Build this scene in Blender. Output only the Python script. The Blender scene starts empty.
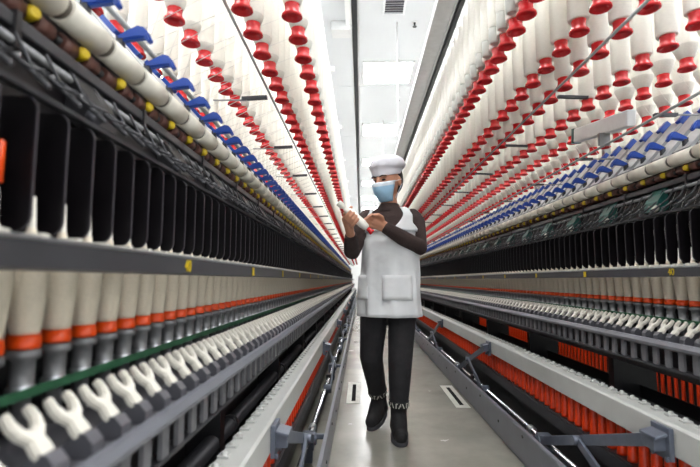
import bpy, bmesh, math, random
from mathutils import Vector, Matrix
random.seed(7)
sc = bpy.context.scene
COL = sc.collection

# ------------------------------------------------------------------ camera, light, exposure
CAMH = 0.93
cd = bpy.data.cameras.new('camera'); cam = bpy.data.objects.new('camera', cd); COL.objects.link(cam)
cd.sensor_width = 36.0; cd.lens = 467.0 * 36.0 / 700.0
cam.location = (0, 0, CAMH)
cam.rotation_euler = (math.radians(90 + 5.686), 0, math.radians(1.343))
cd.clip_start = 0.02; cd.clip_end = 100
cd.dof.use_dof = True; cd.dof.focus_distance = 2.7; cd.dof.aperture_fstop = 3.2
sc.camera = cam
sc.view_settings.view_transform = 'Standard'; sc.view_settings.look = 'None'
sc.view_settings.gamma = 1.0; sc.view_settings.use_curve_mapping = False
sc.view_settings.exposure = 0.9
sc.cycles.use_denoising = True
sc.cycles.max_bounces = 6
w = bpy.data.worlds.new('world'); sc.world = w; w.use_nodes = True
w.node_tree.nodes['Background'].inputs[0].default_value = (0.93, 0.97, 1.0, 1)
w.node_tree.nodes['Background'].inputs[1].default_value = 0.85
PANEL_EMIT = 17.0

# ------------------------------------------------------------------ materials
def lin(c):
    return tuple((v / 255 / 12.92) if v / 255 <= 0.04045 else ((v / 255 + 0.055) / 1.055) ** 2.4 for v in c)
def mat(name, rgb, rough=0.5, metal=0.0, noise=30.0, amt=0.12, bump=0.0, emit=0.0, trans=0.0, spec=0.5, bscale=None):
    m = bpy.data.materials.new(name); m.use_nodes = True
    nt = m.node_tree; b = nt.nodes['Principled BSDF']
    c = lin(rgb)
    tc = nt.nodes.new('ShaderNodeTexCoord')
    n = nt.nodes.new('ShaderNodeTexNoise'); n.inputs['Scale'].default_value = noise; n.inputs['Detail'].default_value = 4
    nt.links.new(tc.outputs['Object'], n.inputs['Vector'])
    r = nt.nodes.new('ShaderNodeValToRGB')
    r.color_ramp.elements[0].position = 0.3; r.color_ramp.elements[1].position = 0.7
    r.color_ramp.elements[0].color = tuple(v * (1 - amt) for v in c) + (1,)
    r.color_ramp.elements[1].color = tuple(min(1, v * (1 + amt)) for v in c) + (1,)
    nt.links.new(n.outputs['Fac'], r.inputs['Fac'])
    nt.links.new(r.outputs['Color'], b.inputs['Base Color'])
    b.inputs['Roughness'].default_value = rough; b.inputs['Metallic'].default_value = metal
    b.inputs['Specular IOR Level'].default_value = spec
    if bump:
        n2 = n
        if bscale:
            n2 = nt.nodes.new('ShaderNodeTexNoise'); n2.inputs['Scale'].default_value = bscale
            nt.links.new(tc.outputs['Object'], n2.inputs['Vector'])
        bp = nt.nodes.new('ShaderNodeBump'); bp.inputs['Strength'].default_value = bump; bp.inputs['Distance'].default_value = 0.01
        nt.links.new(n2.outputs['Fac'], bp.inputs['Height']); nt.links.new(bp.outputs['Normal'], b.inputs['Normal'])
    if emit:
        b.inputs['Emission Color'].default_value = c + (1,); b.inputs['Emission Strength'].default_value = emit
    if trans:
        b.inputs['Transmission Weight'].default_value = trans
    return m
M = {}
M['ceiling'] = mat('ceiling paint', (216, 219, 222), 0.6, amt=0.02, noise=1.5)
M['wall'] = mat('wall paint', (240, 241, 240), 0.7, amt=0.02, noise=2)
M['panel'] = mat('lamp diffuser', (255, 255, 255), 0.5, emit=PANEL_EMIT)
M['white_metal'] = mat('white metal', (225, 226, 226), 0.4, amt=0.03)
M['dark'] = mat('black frame paint', (24, 23, 26), 0.45, amt=0.2)
M['black_plastic'] = mat('black plastic', (13, 10, 13), 0.38, amt=0.2, spec=0.35)
M['edge'] = mat('painted edge highlight', (46, 43, 49), 0.5)  # grey stands in for light caught on the black separator edges
M['steel'] = mat('brushed steel', (175, 178, 182), 0.32, 0.85, noise=60)
M['chrome'] = mat('polished shaft', (222, 222, 226), 0.25, 1.0, noise=20, amt=0.06)
M['rail_grey'] = mat('rail grey', (88, 88, 94), 0.42, 0.35, noise=12)
M['rail_dark'] = mat('dark rail grey', (62, 62, 66), 0.42, 0.3, noise=14)
M['spindle_grey'] = mat('grey spindle metal', (128, 128, 130), 0.4, 0.4)
M['slat'] = mat('grey slotted steel', (112, 112, 116), 0.5, 0.2)
M['beam'] = mat('light grey beam paint', (176, 177, 174), 0.42, amt=0.05, noise=8)
M['blue_grey'] = mat('blue grey arm paint', (94, 100, 113), 0.42, 0.25, amt=0.1)
M['base_rail'] = mat('base rail paint', (118, 120, 128), 0.4, 0.25, amt=0.08, noise=6)
M['white_plastic'] = mat('ivory plastic', (206, 202, 192), 0.4, amt=0.04)
M['yarn'] = mat('cream yarn', (222, 211, 192), 0.85, amt=0.05, noise=220, bump=0.15)
M['orange'] = mat('orange tube plastic', (224, 74, 10), 0.35, amt=0.08)
M['tip'] = mat('ivory tube tip', (236, 232, 222), 0.45, amt=0.04)
M['tube'] = mat('red orange tube plastic', (214, 58, 16), 0.3, amt=0.12, noise=50)
M['red'] = mat('red bobbin plastic', (205, 30, 36), 0.26, amt=0.07)
M['roving'] = mat('white roving', (242, 239, 231), 0.9, amt=0.025, noise=120, bump=0.1)
M['roving_cone'] = mat('roving cone end', (222, 220, 212), 0.9, amt=0.04, noise=150, bump=0.15)
M['grey_tube'] = mat('pale grey bobbin plastic', (196, 196, 190), 0.5, amt=0.04)
M['roller'] = mat('ivory felt roller', (226, 221, 208), 0.75, amt=0.12, noise=18)
M['roller_gap'] = mat('roller spindle', (110, 104, 96), 0.5, 0.3)
M['brown'] = mat('brown rubber roller', (98, 62, 54), 0.5, amt=0.3, noise=40)
M['yellow'] = mat('yellow plastic', (198, 170, 18), 0.45, amt=0.08)
M['blue'] = mat('blue plastic', (8, 60, 150), 0.35, amt=0.08)
M['arm'] = mat('grey arm paint', (176, 178, 180), 0.4, 0.2, amt=0.06)
M['green_belt'] = mat('green drive belt', (34, 84, 56), 0.6, amt=0.15)
M['teal'] = mat('teal nozzle plastic', (24, 78, 72), 0.35, amt=0.2)
M['thread'] = mat('thread', (225, 223, 218), 0.9, amt=0.02)
M['pole'] = mat('grey steel tube', (150, 152, 152), 0.4, 0.6)
M['track_dark'] = mat('dark track', (66, 68, 72), 0.4, 0.4)
M['track_light'] = mat('light track aluminium', (232, 234, 236), 0.4, 0.3, amt=0.05)
M['slot'] = mat('slot black', (16, 16, 16), 0.95, spec=.1)
# floor: polished concrete
def floor_mat():
    m = mat('polished concrete', (140, 138, 129), 0.2, noise=1.6, amt=0.24)
    nt = m.node_tree; b = nt.nodes['Principled BSDF']
    tc = [n for n in nt.nodes if n.type == 'TEX_COORD'][0]
    n = nt.nodes.new('ShaderNodeTexNoise'); n.inputs['Scale'].default_value = 5; n.inputs['Detail'].default_value = 8
    nt.links.new(tc.outputs['Object'], n.inputs['Vector'])
    mr = nt.nodes.new('ShaderNodeMapRange'); mr.inputs[3].default_value = 0.12; mr.inputs[4].default_value = 0.34
    nt.links.new(n.outputs['Fac'], mr.inputs[0]); nt.links.new(mr.outputs[0], b.inputs['Roughness'])
    for nn in nt.nodes:
        if nn.type == 'TEX_NOISE' and nn != n: nn.inputs['Detail'].default_value = 9; nn.inputs['Roughness'].default_value = 0.65
    return m
M['floor'] = floor_mat()

# ------------------------------------------------------------------ mesh helpers
class MB:
    """collects faces; build() links them as one mesh object"""
    def __init__(s): s.v = []; s.f = []; s.m = []; s.sm = []
    def add(s, vs, fs, mi=0, smooth=False):
        o = len(s.v); s.v += [tuple(v) for v in vs]
        for f in fs: s.f.append(tuple(i + o for i in f)); s.m.append(mi); s.sm.append(smooth)
    def box(s, x0, x1, y0, y1, z0, z1, mi=0):
        x0, x1 = min(x0, x1), max(x0, x1); y0, y1 = min(y0, y1), max(y0, y1); z0, z1 = min(z0, z1), max(z0, z1)
        s.add([(x0, y0, z0), (x1, y0, z0), (x1, y1, z0), (x0, y1, z0), (x0, y0, z1), (x1, y0, z1), (x1, y1, z1), (x0, y1, z1)],
              [(0, 3, 2, 1), (4, 5, 6, 7), (0, 1, 5, 4), (1, 2, 6, 5), (2, 3, 7, 6), (3, 0, 4, 7)], mi)
    def bar(s, p0, p1, wx, wz, up=(0, 0, 1), mi=0):
        """rectangular bar from p0 to p1"""
        p0, p1 = Vector(p0), Vector(p1); a = (p1 - p0).normalized(); u = Vector(up)
        if abs(a.dot(u)) > 0.98: u = Vector((0, 1, 0))
        r = a.cross(u).normalized(); u = r.cross(a)
        vs = []
        for p in (p0, p1):
            for sx, sz in ((-1, -1), (1, -1), (1, 1), (-1, 1)): vs.append(p + r * sx * wx / 2 + u * sz * wz / 2)
        s.add(vs, [(3, 2, 1, 0), (4, 5, 6, 7), (0, 1, 5, 4), (1, 2, 6, 5), (2, 3, 7, 6), (3, 0, 4, 7)], mi)
    def prism(s, poly, y0, y1, axis='y', mi=0):
        n = len(poly)
        def P(a, b, t): return {'y': (a, t, b), 'x': (t, a, b), 'z': (a, b, t)}[axis]
        s.add([P(a, b, y0) for a, b in poly] + [P(a, b, y1) for a, b in poly],
              [tuple(range(n))[::-1], tuple(range(n, 2 * n))] + [(i, (i + 1) % n, n + (i + 1) % n, n + i) for i in range(n)], mi)
    def lathe(s, prof, n=16, org=(0, 0, 0), mi=0, axis=None, mis=None):
        """prof: [(r, h)] about axis"""
        A = Vector(axis or (0, 0, 1)).normalized(); t = Vector((1, 0, 0)) if abs(A.x) < 0.9 else Vector((0, 1, 0))
        r = A.cross(t).normalized(); u = A.cross(r); o = Vector(org)
        vs = []
        for rad, h in prof:
            for k in range(n):
                a = 2 * math.pi * k / n
                vs.append(o + A * h + (r * math.cos(a) + u * math.sin(a)) * rad)
        base = len(s.v); s.v += [tuple(v) for v in vs]
        for i in range(len(prof) - 1):
            for k in range(n):
                k2 = (k + 1) % n
                s.f.append((base + i * n + k, base + i * n + k2, base + (i + 1) * n + k2, base + (i + 1) * n + k))
                s.m.append(mis[i] if mis else mi); s.sm.append(True)
        s.f.append(tuple(base + k for k in range(n))[::-1]); s.m.append(mis[0] if mis else mi); s.sm.append(False)
        L = len(prof) - 1
        s.f.append(tuple(base + L * n + k for k in range(n))); s.m.append(mis[-1] if mis else mi); s.sm.append(False)
    def cyl(s, p0, p1, r0, r1=None, n=12, mi=0):
        p0, p1 = Vector(p0), Vector(p1); L = (p1 - p0).length
        s.lathe([(r0, 0), (r0 if r1 is None else r1, L)], n, p0, mi, axis=p1 - p0)
    def tube(s, pts, radii, n=10, mi=0, flat=None, round_ends=True):
        """swept tube; radii float or list; flat=(axis vector, factor) scales along that axis"""
        pts = [Vector(p) for p in pts]
        if not isinstance(radii, (list, tuple)): radii = [radii] * len(pts)
        radii = list(radii)
        if round_ends:
            a = (pts[1] - pts[0]).normalized(); b = (pts[-1] - pts[-2]).normalized(); r0, r1 = radii[0], radii[-1]
            pre = [(pts[0] - a * r0 * math.sin(t), r0 * math.cos(t)) for t in (1.45, 0.95, 0.45)]
            post = [(pts[-1] + b * r1 * math.sin(t), r1 * math.cos(t)) for t in (0.45, 0.95, 1.45)]
            pts = [p for p, _ in pre] + pts + [p for p, _ in post]; radii = [r for _, r in pre] + radii + [r for _, r in post]
        base = len(s.v); N = None
        for i, p in enumerate(pts):
            d = (pts[min(i + 1, len(pts) - 1)] - pts[max(i - 1, 0)]).normalized()
            if N is None:
                t = Vector((1, 0, 0)) if abs(d.x) < 0.9 else Vector((0, 1, 0)); N = d.cross(t).normalized()
            N = (N - d * N.dot(d)).normalized(); B = d.cross(N)
            for k in range(n):
                a = 2 * math.pi * k / n; off = (N * math.cos(a) + B * math.sin(a)) * radii[i]
                if flat: ax = Vector(flat[0]).normalized(); off -= ax * off.dot(ax) * (1 - flat[1])
                s.v.append(tuple(p + off))
        for i in range(len(pts) - 1):
            for k in range(n):
                k2 = (k + 1) % n
                s.f.append((base + i * n + k, base + i * n + k2, base + (i + 1) * n + k2, base + (i + 1) * n + k)); s.m.append(mi); s.sm.append(True)
        s.f.append(tuple(base + k for k in range(n))[::-1]); s.m.append(mi); s.sm.append(True)
        s.f.append(tuple(base + (len(pts) - 1) * n + k for k in range(n))); s.m.append(mi); s.sm.append(True)
    def ellipsoid(s, c, r, nu=20, nv=12, mi=0, R=None, fn=None):
        vs = []; c = Vector(c)
        for j in range(nv + 1):
            th = math.pi * j / nv
            for i in range(nu):
                ph = 2 * math.pi * i / nu
                p = Vector((math.sin(th) * math.cos(ph), math.sin(th) * math.sin(ph), math.cos(th)))
                p = Vector((p.x * r[0], p.y * r[1], p.z * r[2]))
                if fn: p = fn(p)
                if R: p = R @ p
                vs.append(c + p)
        s.add(vs, [(j * nu + i, (j + 1) * nu + i, (j + 1) * nu + (i + 1) % nu, j * nu + (i + 1) % nu) for j in range(nv) for i in range(nu)], mi, True)
    def rings(s, rings, mi=0, cap=True, smooth=True, closed=True):
        n = len(rings[0]); base = len(s.v)
        for r in rings: s.v += [tuple(p) for p in r]
        m = n if closed else n - 1
        for i in range(len(rings) - 1):
            for k in range(m):
                k2 = (k + 1) % n
                s.f.append((base + i * n + k, base + i * n + k2, base + (i + 1) * n + k2, base + (i + 1) * n + k)); s.m.append(mi); s.sm.append(smooth)
        if cap:
            s.f.append(tuple(base + k for k in range(n))[::-1]); s.m.append(mi); s.sm.append(False)
            s.f.append(tuple(base + (len(rings) - 1) * n + k for k in range(n))); s.m.append(mi); s.sm.append(False)
    def mesh(s, name, mats, fix=True, merge=False):
        me = bpy.data.meshes.new(name); me.from_pydata(s.v, [], s.f)
        for m in (mats if isinstance(mats, (list, tuple)) else [mats]): me.materials.append(m)
        me.polygons.foreach_set('material_index', s.m); me.polygons.foreach_set('use_smooth', s.sm)
        if fix:
            bm = bmesh.new(); bm.from_mesh(me)
            if merge: bmesh.ops.remove_doubles(bm, verts=bm.verts, dist=1e-5)
            bmesh.ops.recalc_face_normals(bm, faces=bm.faces); bm.to_mesh(me); bm.free()
        me.update(); return me
    def build(s, name, mats, parent=None, loc=None, **k):
        return link(name, s.mesh(name, mats, **k), parent, loc)
def link(name, me, parent=None, loc=None):
    o = bpy.data.objects.new(name, me); COL.objects.link(o)
    if parent is not None:
        o.parent = parent
        o.location = (Vector(loc) if loc is not None else Vector()) - parent_world(parent)
    elif loc is not None: o.location = loc
    return o
def parent_world(p):
    v = Vector(p.location)
    while p.parent is not None: p = p.parent; v += Vector(p.location)
    return v
def empty(name, loc):
    o = bpy.data.objects.new(name, None); COL.objects.link(o); o.location = loc; o.empty_display_size = 0.1; return o
def tag(o, label=None, cat=None, group=None, kind=None):
    if label: o['label'] = label
    if cat: o['category'] = cat
    if group: o['group'] = group
    if kind: o['kind'] = kind
    return o
def bevel(o, wdt, seg=2):
    m = o.modifiers.new('bevel', 'BEVEL'); m.width = wdt; m.segments = seg; m.limit_method = 'ANGLE'; m.angle_limit = 0.7
    return o
def merged(name, sources, places):
    """one mesh of copies: sources [(mesh, offset)], places [Vector]"""
    V = []; F = []; MI = []; SM = []; mats = []
    for me, off in sources:
        vs = [v.co + Vector(off) for v in me.vertices]
        fs = [tuple(p.vertices) for p in me.polygons]; mi = []; sm = [p.use_smooth for p in me.polygons]
        for p in me.polygons:
            mm = me.materials[p.material_index]
            if mm not in mats: mats.append(mm)
            mi.append(mats.index(mm))
        for pl in places:
            o = len(V); V += [tuple(v + pl) for v in vs]; F += [tuple(i + o for i in f) for f in fs]; MI += mi; SM += sm
    me = bpy.data.meshes.new(name); me.from_pydata(V, [], F)
    for m in mats: me.materials.append(m)
    me.polygons.foreach_set('material_index', MI); me.polygons.foreach_set('use_smooth', SM); me.update()
    return me
def repeat_part(name, me, parent, places, subs=(), limit=100, flip=False):
    """copies of one part (with sub-parts) under a thing; beyond the limit one stuff part"""
    for p in places[:limit]:
        o = link(name, me, parent, p)
        for sn, sm_ in subs: 
            c = bpy.data.objects.new(sn, sm_); COL.objects.link(c); c.parent = o
    if len(places) > limit:
        o = link(name, merged(name, [(me, (0, 0, 0))] + [(sm_, (0, 0, 0)) for _, sm_ in subs], places[limit:]), parent, (0, 0, 0))
        o['kind'] = 'stuff'
ORD = ['first', 'second', 'third', 'fourth', 'fifth', 'sixth', 'seventh', 'eighth', 'ninth', 'tenth', 'eleventh', 'twelfth',
       'thirteenth', 'fourteenth', 'fifteenth']
H = CAMH
YEND = 25.0
SP = 0.07                                   # spindle gauge

# ------------------------------------------------------------------ the hall
def struct(name, mb, m):
    o = mb.build(name, m); o['kind'] = 'structure'; return o
b = MB(); b.box(-3.2, 4.0, -3.0, 27, -0.1, 0); struct('floor', b, M['floor'])
CZ = H + 2.65
b = MB(); b.box(-3.2, 4.0, -3.0, 27, CZ, CZ + 0.1)
for k in range(12): b.box(-3.2, 4.0, 1.2 + k * 2.25 + 0.5, 1.2 + k * 2.25 + 0.512, CZ - 0.004, CZ)
struct('ceiling', b, M['ceiling'])
b = MB(); b.box(-3.3, -3.2, -3.0, 27, 0, CZ); struct('wall_left', b, M['wall'])
b = MB(); b.box(4.0, 4.1, -3.0, 27, 0, CZ); struct('wall_right', b, M['wall'])
b = MB(); b.box(-3.2, 4.0, 27, 27.1, 0, CZ); struct('wall_end', b, M['wall'])
# recessed ceiling lamps
fr = MB()
for x0, x1, y0, y1 in ((-0.32, 0.32, -0.32, -0.295), (-0.32, 0.32, 0.295, 0.32), (-0.32, -0.295, -0.295, 0.295), (0.295, 0.32, -0.295, 0.295)):
    fr.box(x0, x1, y0, y1, -0.02, 0.0)
fr_me = fr.mesh('lamp_frame', M['white_metal'])
df = MB(); df.box(-0.295, 0.295, -0.295, 0.295, -0.012, -0.002); df_me = df.mesh('diffuser', M['panel'])
def lamp(x, y, label, group=None):
    t = tag(empty('ceiling_lamp', (x, y, CZ)), label, 'ceiling light', group)
    link('lamp_frame', fr_me, t, (x, y, CZ)); link('diffuser', df_me, t, (x, y, CZ))
ys = [-1.0] + [1.2 + 2.28 * k for k in range(11)]
for k, y in enumerate(ys):
    if k == 3: lb, g = 'larger, nearer square white ceiling light panel seen above the woman', None
    elif k == 4: lb, g = 'second square white ceiling light panel, just above the white cap', None
    else: lb, g = 'square white light panel in the aisle ceiling, beyond or before the two large ones', 'aisle ceiling lights'
    lamp(0.345, y, lb, g)
for x, lb in ((-1.15, 'square white ceiling light panel above the left bobbin creel'), (1.95, 'square white ceiling light panel above the right bobbin creel'),
              (-2.3, 'square white ceiling light panel beside the left wall'), (3.1, 'square white ceiling light panel beside the right wall')):
    for y in ys: lamp(x, y, lb, lb.replace('square white ceiling light panel', 'lights'))
# ceiling vent
t = tag(empty('ceiling_vent', (0.33, 4.27, CZ)), 'square grey air vent in the ceiling at the top edge', 'vent')
b = MB()
for x0, x1, y0, y1 in ((-.11, .11, -.16, -.14), (-.11, .11, .14, .16), (-.11, -.09, -.14, .14), (.09, .11, -.14, .14)): b.box(x0, x1, y0, y1, -.02, 0)
o = b.build('vent_frame', M['track_light'], t, (.33, 4.27, CZ))
b = MB()
for k in range(7): b.box(-.09, .09, -.13 + k * .04, -.115 + k * .04, -.012, -.004)
b.build('louvre', M['rail_grey'], t, (.33, 4.27, CZ))
for x, y, lb in ((0.56, 4.6, 'small dark sprinkler head on the ceiling beside the air vent'), (0.55, 6.6, 'small dark sprinkler head right of the second light panel')):
    t = tag(empty('sprinkler_head', (x, y, CZ)), lb, 'sprinkler')
    b = MB(); b.lathe([(.03, -.006), (.03, 0)], 12); b.build('rosette', M['white_metal'], t, (x, y, CZ))
    b = MB(); b.lathe([(.022, -.05), (.022, -.046), (.006, -.044), (.01, -.02), (.012, -.006)], 12); b.build('nozzle', M['track_dark'], t, (x, y, CZ))
# overhead tracks along the aisle
ZT = H + 1.20
t = tag(empty('overhead_track', (0.45, 0.5, ZT)), 'wide pale overhead track with dark edge along the right bobbins', 'overhead track')
b = MB(); b.box(.335, .422, .5, 26, ZT + .01, ZT + .04); b.box(.335, .341, .5, 26, ZT, ZT + .0095); b.box(.416, .422, .5, 26, ZT, ZT + .0095)
b.build('channel', M['track_light'], t, (0, 0, 0))
b = MB(); b.box(.432, .452, .5, 26, ZT - .003, ZT + .035); b.build('edge_rail', M['track_dark'], t, (0, 0, 0))
b = MB(); b.box(.4225, .4315, .5, 26, ZT + .015, ZT + .03); b.build('spacer', M['steel'], t, (0, 0, 0))
for x0, x1, z in ((.487, .503, H + 1.4095), (.517, .533, H + 1.3745)):
    b = MB(); b.box(x0, x1, .5, 26, z, z + .018); b.build('carrier_rail', M['white_metal'], t, (0, 0, 0))
for k in range(8):
    y = 1.6 + 3 * k
    b = MB(); b.cyl((.378, y, ZT + .04), (.378, y, CZ), .008); b.build('hanger_rod', M['white_metal'], t, (0, 0, 0))
    b = MB(); b.box(.37, .535, y + .01, y + .03, H + 1.428, H + 1.44); b.build('bracket', M['white_metal'], t, (0, 0, 0))
ZT = H + 1.40
t = tag(empty('overhead_pipe', (-0.03, 0.5, ZT)), 'narrow dark grey overhead rail running down the aisle, left of the lights', 'overhead rail')
b = MB(); b.box(-.045, -.018, .5, 18, ZT - .015, ZT + .03); b.build('rail', M['track_dark'], t, (0, 0, 0))
b = MB(); b.box(-.052, -.046, .5, 18, ZT - .02, ZT + .03); b.box(-.017, -.008, .5, 18, ZT - .01, ZT + .03); b.build('flange', M['track_light'], t, (0, 0, 0))
for k in range(6):
    b = MB(); y = 1.6 + 3 * k; b.cyl((-.031, y, ZT + .03), (-.031, y, CZ), .008); b.build('hanger_rod', M['white_metal'], t, (0, 0, 0))
t = tag(empty('duct_outlet', (-.17, 4.6, CZ)), 'small white box and sloping duct under the ceiling, left of the dark rail', 'air duct')
b = MB(); b.box(-.30, -.07, 4.55, 4.72, CZ - .10, CZ); bevel(b.build('outlet_box', M['white_metal'], t, (0, 0, 0)), .006)
b = MB(); b.prism([(3.75, CZ), (4.55, CZ), (4.55, CZ - .05), (4.2, CZ - .045)], -.15, -.07, 'x'); b.build('duct', M['wall'], t, (0, 0, 0))
# floor slots
for (x, y, lb, a) in ((0.75, 3.9, 'dark slot set in a pale patch of floor right of the boots', 0.0), (-0.06, 4.0, 'dark slot set in a pale floor patch left of the boots', 0.0)):
    t = tag(empty('floor_slot', (x, y, 0)), lb, 'floor slot')
    b = MB()
    for x0, x1, y0, y1 in ((-.055, -.016, -.36, .36), (.016, .05, -.36, .36), (-.016, .016, -.36, -.29), (-.016, .016, .29, .36)): b.box(x0, x1, y0, y1, 0, .002)
    b.build('patch', mat('pale cement patch', (196, 195, 186), .5, noise=9, amt=.14), t, (x, y, 0))
    b = MB(); b.box(-.0155, .0155, -.2895, .2895, 0, .0015); b.build('slot', M['slot'], t, (x, y, 0))

# ------------------------------------------------------------------ spinning frames
def frame(side):
    R = side == 'right'
    XS = 1.21 if R else -0.475
    sg = -1 if R else 1                       # +d points into the aisle
    X = lambda d: XS + sg * d
    y_first = 1.664 if R else 0.589           # first individual spindle
    dsg = Vector((sg, 1, 1))
    T = tag(empty('spinning_frame', (X(-.33), 0.2, 0)),
            'long grey ring spinning frame on the %s side of the aisle' % side, 'spinning frame')
    def P(name, mb, m, bev=0, label=None):
        o = mb.build(name, m, T, (0, 0, 0))
        if bev: bevel(o, bev)
        if label: o['label'] = label
        return o
    y0, y1 = (0.9, YEND) if R else (0.2, YEND)
    spn = []
    k0 = int((y_first - y0) / SP)
    allY = [y_first + SP * k for k in range(-k0, int((YEND - y_first) / SP))]
    near = [y for y in allY if y >= y_first - 1e-6]
    before = [y for y in allY if y < y_first - 1e-6]
    ordY = near + before
    # --- spindle rail, slotted panel, lower rail
    b = MB(); b.box(X(-.07), X(.15), y0, y1, H - .236, H - .216); P('spindle_rail', b, M['rail_grey'])
    b = MB(); b.prism([(X(.15), H - .236), (X(.164), H - .234), (X(.168), H - .224), (X(.162), H - .211), (X(.15), H - .211)], y0, y1)
    P('rail_lip', b, M['base_rail'], label='pale rounded front lip')
    b = MB(); b.box(X(.105), X(.11), y0, y1, H - .31, H - .237); P('slot_back', b, M['black_plastic'])
    b = MB(); vs = []; fs = []; n = len(allY)            # one connected comb of slats under the lip
    for y in allY:
        for yy in (y + .021, y + .049):
            for z in (-.305, -.245, -.237): vs.append((X(.132), yy, H + z))
    for k in range(n):
        o_ = 6 * k
        fs += [(o_, o_ + 3, o_ + 4, o_ + 1), (o_ + 1, o_ + 4, o_ + 5, o_ + 2)]
        if k < n - 1: fs.append((o_ + 4, o_ + 7, o_ + 8, o_ + 5))
    b.add(vs, fs); o = P('slotted_panel', b, M['slat']); m_ = o.modifiers.new('t', 'SOLIDIFY'); m_.thickness = .008; m_.offset = 0
    b = MB(); b.prism([(X(.0), H - .35), (X(.10), H - .345), (X(.135), H - .315), (X(.135), H - .3065), (X(.0), H - .3065)], y0, y1); P('lower_rail', b, M['rail_dark'], .002)
    # --- ring rail
    b = MB(); b.box(X(.036), X(.128), y0, y1, H + .012, H + .042); b.box(X(-.09), X(-.036), y0, y1, H + .012, H + .042)
    for y in allY[::8]: b.box(X(-.036), X(.036), y + SP / 2 - .003, y + SP / 2 + .003, H + .014, H + .038)
    P('ring_rail', b, M['rail_dark'])
    b = MB(); b.box(X(.105), X(.129), y0, y1, H + .0425, H + .047); P('rail_edge', b, M['steel'], label='bright steel top edge of the ring rail')
    b = MB(); n = 16; prof = [(.0325, 0.0), (.0345, .004), (.0345, .012), (.031, .015), (.0295, .01), (.0295, 0)]
    vs = []
    b2 = MB()
    for r_, h_ in prof + [prof[0]]: vs.append([(math.cos(2 * math.pi * k / n) * r_, math.sin(2 * math.pi * k / n) * r_, h_) for k in range(n)])
    b2.rings(vs, cap=False); b2.box(sg * .04, sg * .07, -.008, .008, 0, .016, 1); b2.box(sg * .075, sg * .1, .018, .03, 0, .012, 1)
    repeat_part('spindle_ring', b2.mesh('spindle_ring', [M['steel'], M['white_plastic']]), T, [Vector((XS, y, H + .043)) for y in ordY])
    # --- number marks on the ring rail
    yn = 1.66 if R else .93; stp = .63 if R else .57
    for k in range(9):
        y = yn + stp * k
        if k == 0:
            cu = bpy.data.curves.new('number_mark', 'FONT'); cu.body = '40'; cu.size = .034; cu.extrude = .0006; cu.align_x = 'CENTER'; cu.align_y = 'CENTER'
            tmp = bpy.data.objects.new('tmp', cu); COL.objects.link(tmp); dg = bpy.context.evaluated_depsgraph_get()
            me = bpy.data.meshes.new_from_object(tmp.evaluated_get(dg)); bpy.data.objects.remove(tmp)
            me.materials.clear(); me.materials.append(M['yellow'])
            rot = Matrix(((0, 0, 1), (1, 0, 0), (0, 1, 0))) if not R else Matrix(((0, 0, -1), (-1, 0, 0), (0, 1, 0)))
            for v in me.vertices: v.co = rot @ v.co
            o = link('number_mark', me, T, (X(.129), y, H + .027))
        else:
            b = MB(); b.box(sg * 0, sg * .0015, -.012, .012, -.013, .013)
            o = link('number_mark', b.mesh('number_mark', M['yellow']), T, (X(.1285), y, H + .027))
        o['label'] = 'yellow mark on the ring rail'
    # --- spindles, belt, brake levers
    b = MB(); b.lathe([(.013, -.216), (.013, -.16), (.019, -.158), (.019, -.150), (.0155, -.146), (.0155, -.112), (.0225, -.108), (.0225, -.098), (.012, -.096)], 14, mis=[0, 0, 1, 1, 0, 0, 0, 0])
    repeat_part('spindle', b.mesh('spindle', [M['spindle_grey'], M['steel']]), T, [Vector((XS, y, H)) for y in ordY])
    b = MB(); b.box(X(.024), X(.027), y0, y1, H - .158, H - .145); P('drive_belt', b, M['green_belt'], label='green drive belt behind the levers')
    b = MB(); b.box(X(-.03), X(-.035), y0, y1, H - .215, H - .1); P('belt_guard', b, M['black_plastic'])
    poly = [(-.007, 0), (-.0125, .006), (-.014, .02), (-.012, .03), (-.021, .04), (-.0245, .052), (-.0225, .066), (-.0185, .072), (-.0135, .069), (-.0135, .057), (-.009, .047), (0, .0425),
            (.009, .047), (.0135, .057), (.0135, .069), (.0185, .072), (.0225, .066), (.0245, .052), (.021, .04), (.012, .03), (.014, .02), (.0125, .006), (.007, 0)]
    b = MB(); b.prism(poly, -.006, .006, 'x')
    me = b.mesh('brake_lever', M['white_plastic'])
    bm = bmesh.new(); bm.from_mesh(me); bmesh.ops.bevel(bm, geom=[e for e in bm.edges if len(e.link_faces) == 2 and e.calc_face_angle() > 1.2], offset=.0025, segments=2, affect='EDGES'); bm.to_mesh(me); bm.free()
    tilt = Matrix.Rotation(-sg * math.radians(38), 4, 'Y'); me.transform(Matrix.Translation((sg * .137, 0, -.199)) @ tilt)
    b = MB(); b.prism([(sg * .112, -.2155), (sg * .150, -.2155), (sg * .150, -.198), (sg * .140, -.186), (sg * .128, -.186), (sg * .112, -.2)], -.013, .013)
    bme = b.mesh('bracket', M['rail_grey'])
    repeat_part('brake_lever', me, T, [Vector((XS, y + .003, H)) for y in ordY], subs=[('bracket', bme)])
    # --- separators
    def arc(cx, cz, r, a0, a1, n=6): return [(cx + r * math.cos(math.radians(a0 + (a1 - a0) * i / n)), cz + r * math.sin(math.radians(a0 + (a1 - a0) * i / n))) for i in range(n + 1)]
    pl = [(-.06, .066)] + arc(-.002, .090, .024, -90, 0) + arc(-.003, .235, .025, 0, 60) + [(-.06, .26)]
    b = MB(); b.prism([(sg * d, z) for d, z in pl], -.0015, .0015)
    lit_rim = arc(-.002, .090, .0245, -60, 0) + arc(-.003, .235, .0255, 0, 60)
    for (a0, c0), (a1, c1) in zip(lit_rim[:-1], lit_rim[1:]): b.bar((sg * a0, 0, c0), (sg * a1, 0, c1), .004, .002, up=(sg, 0, .2), mi=1)  # strip paints the lit front edge onto each black plate
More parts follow.
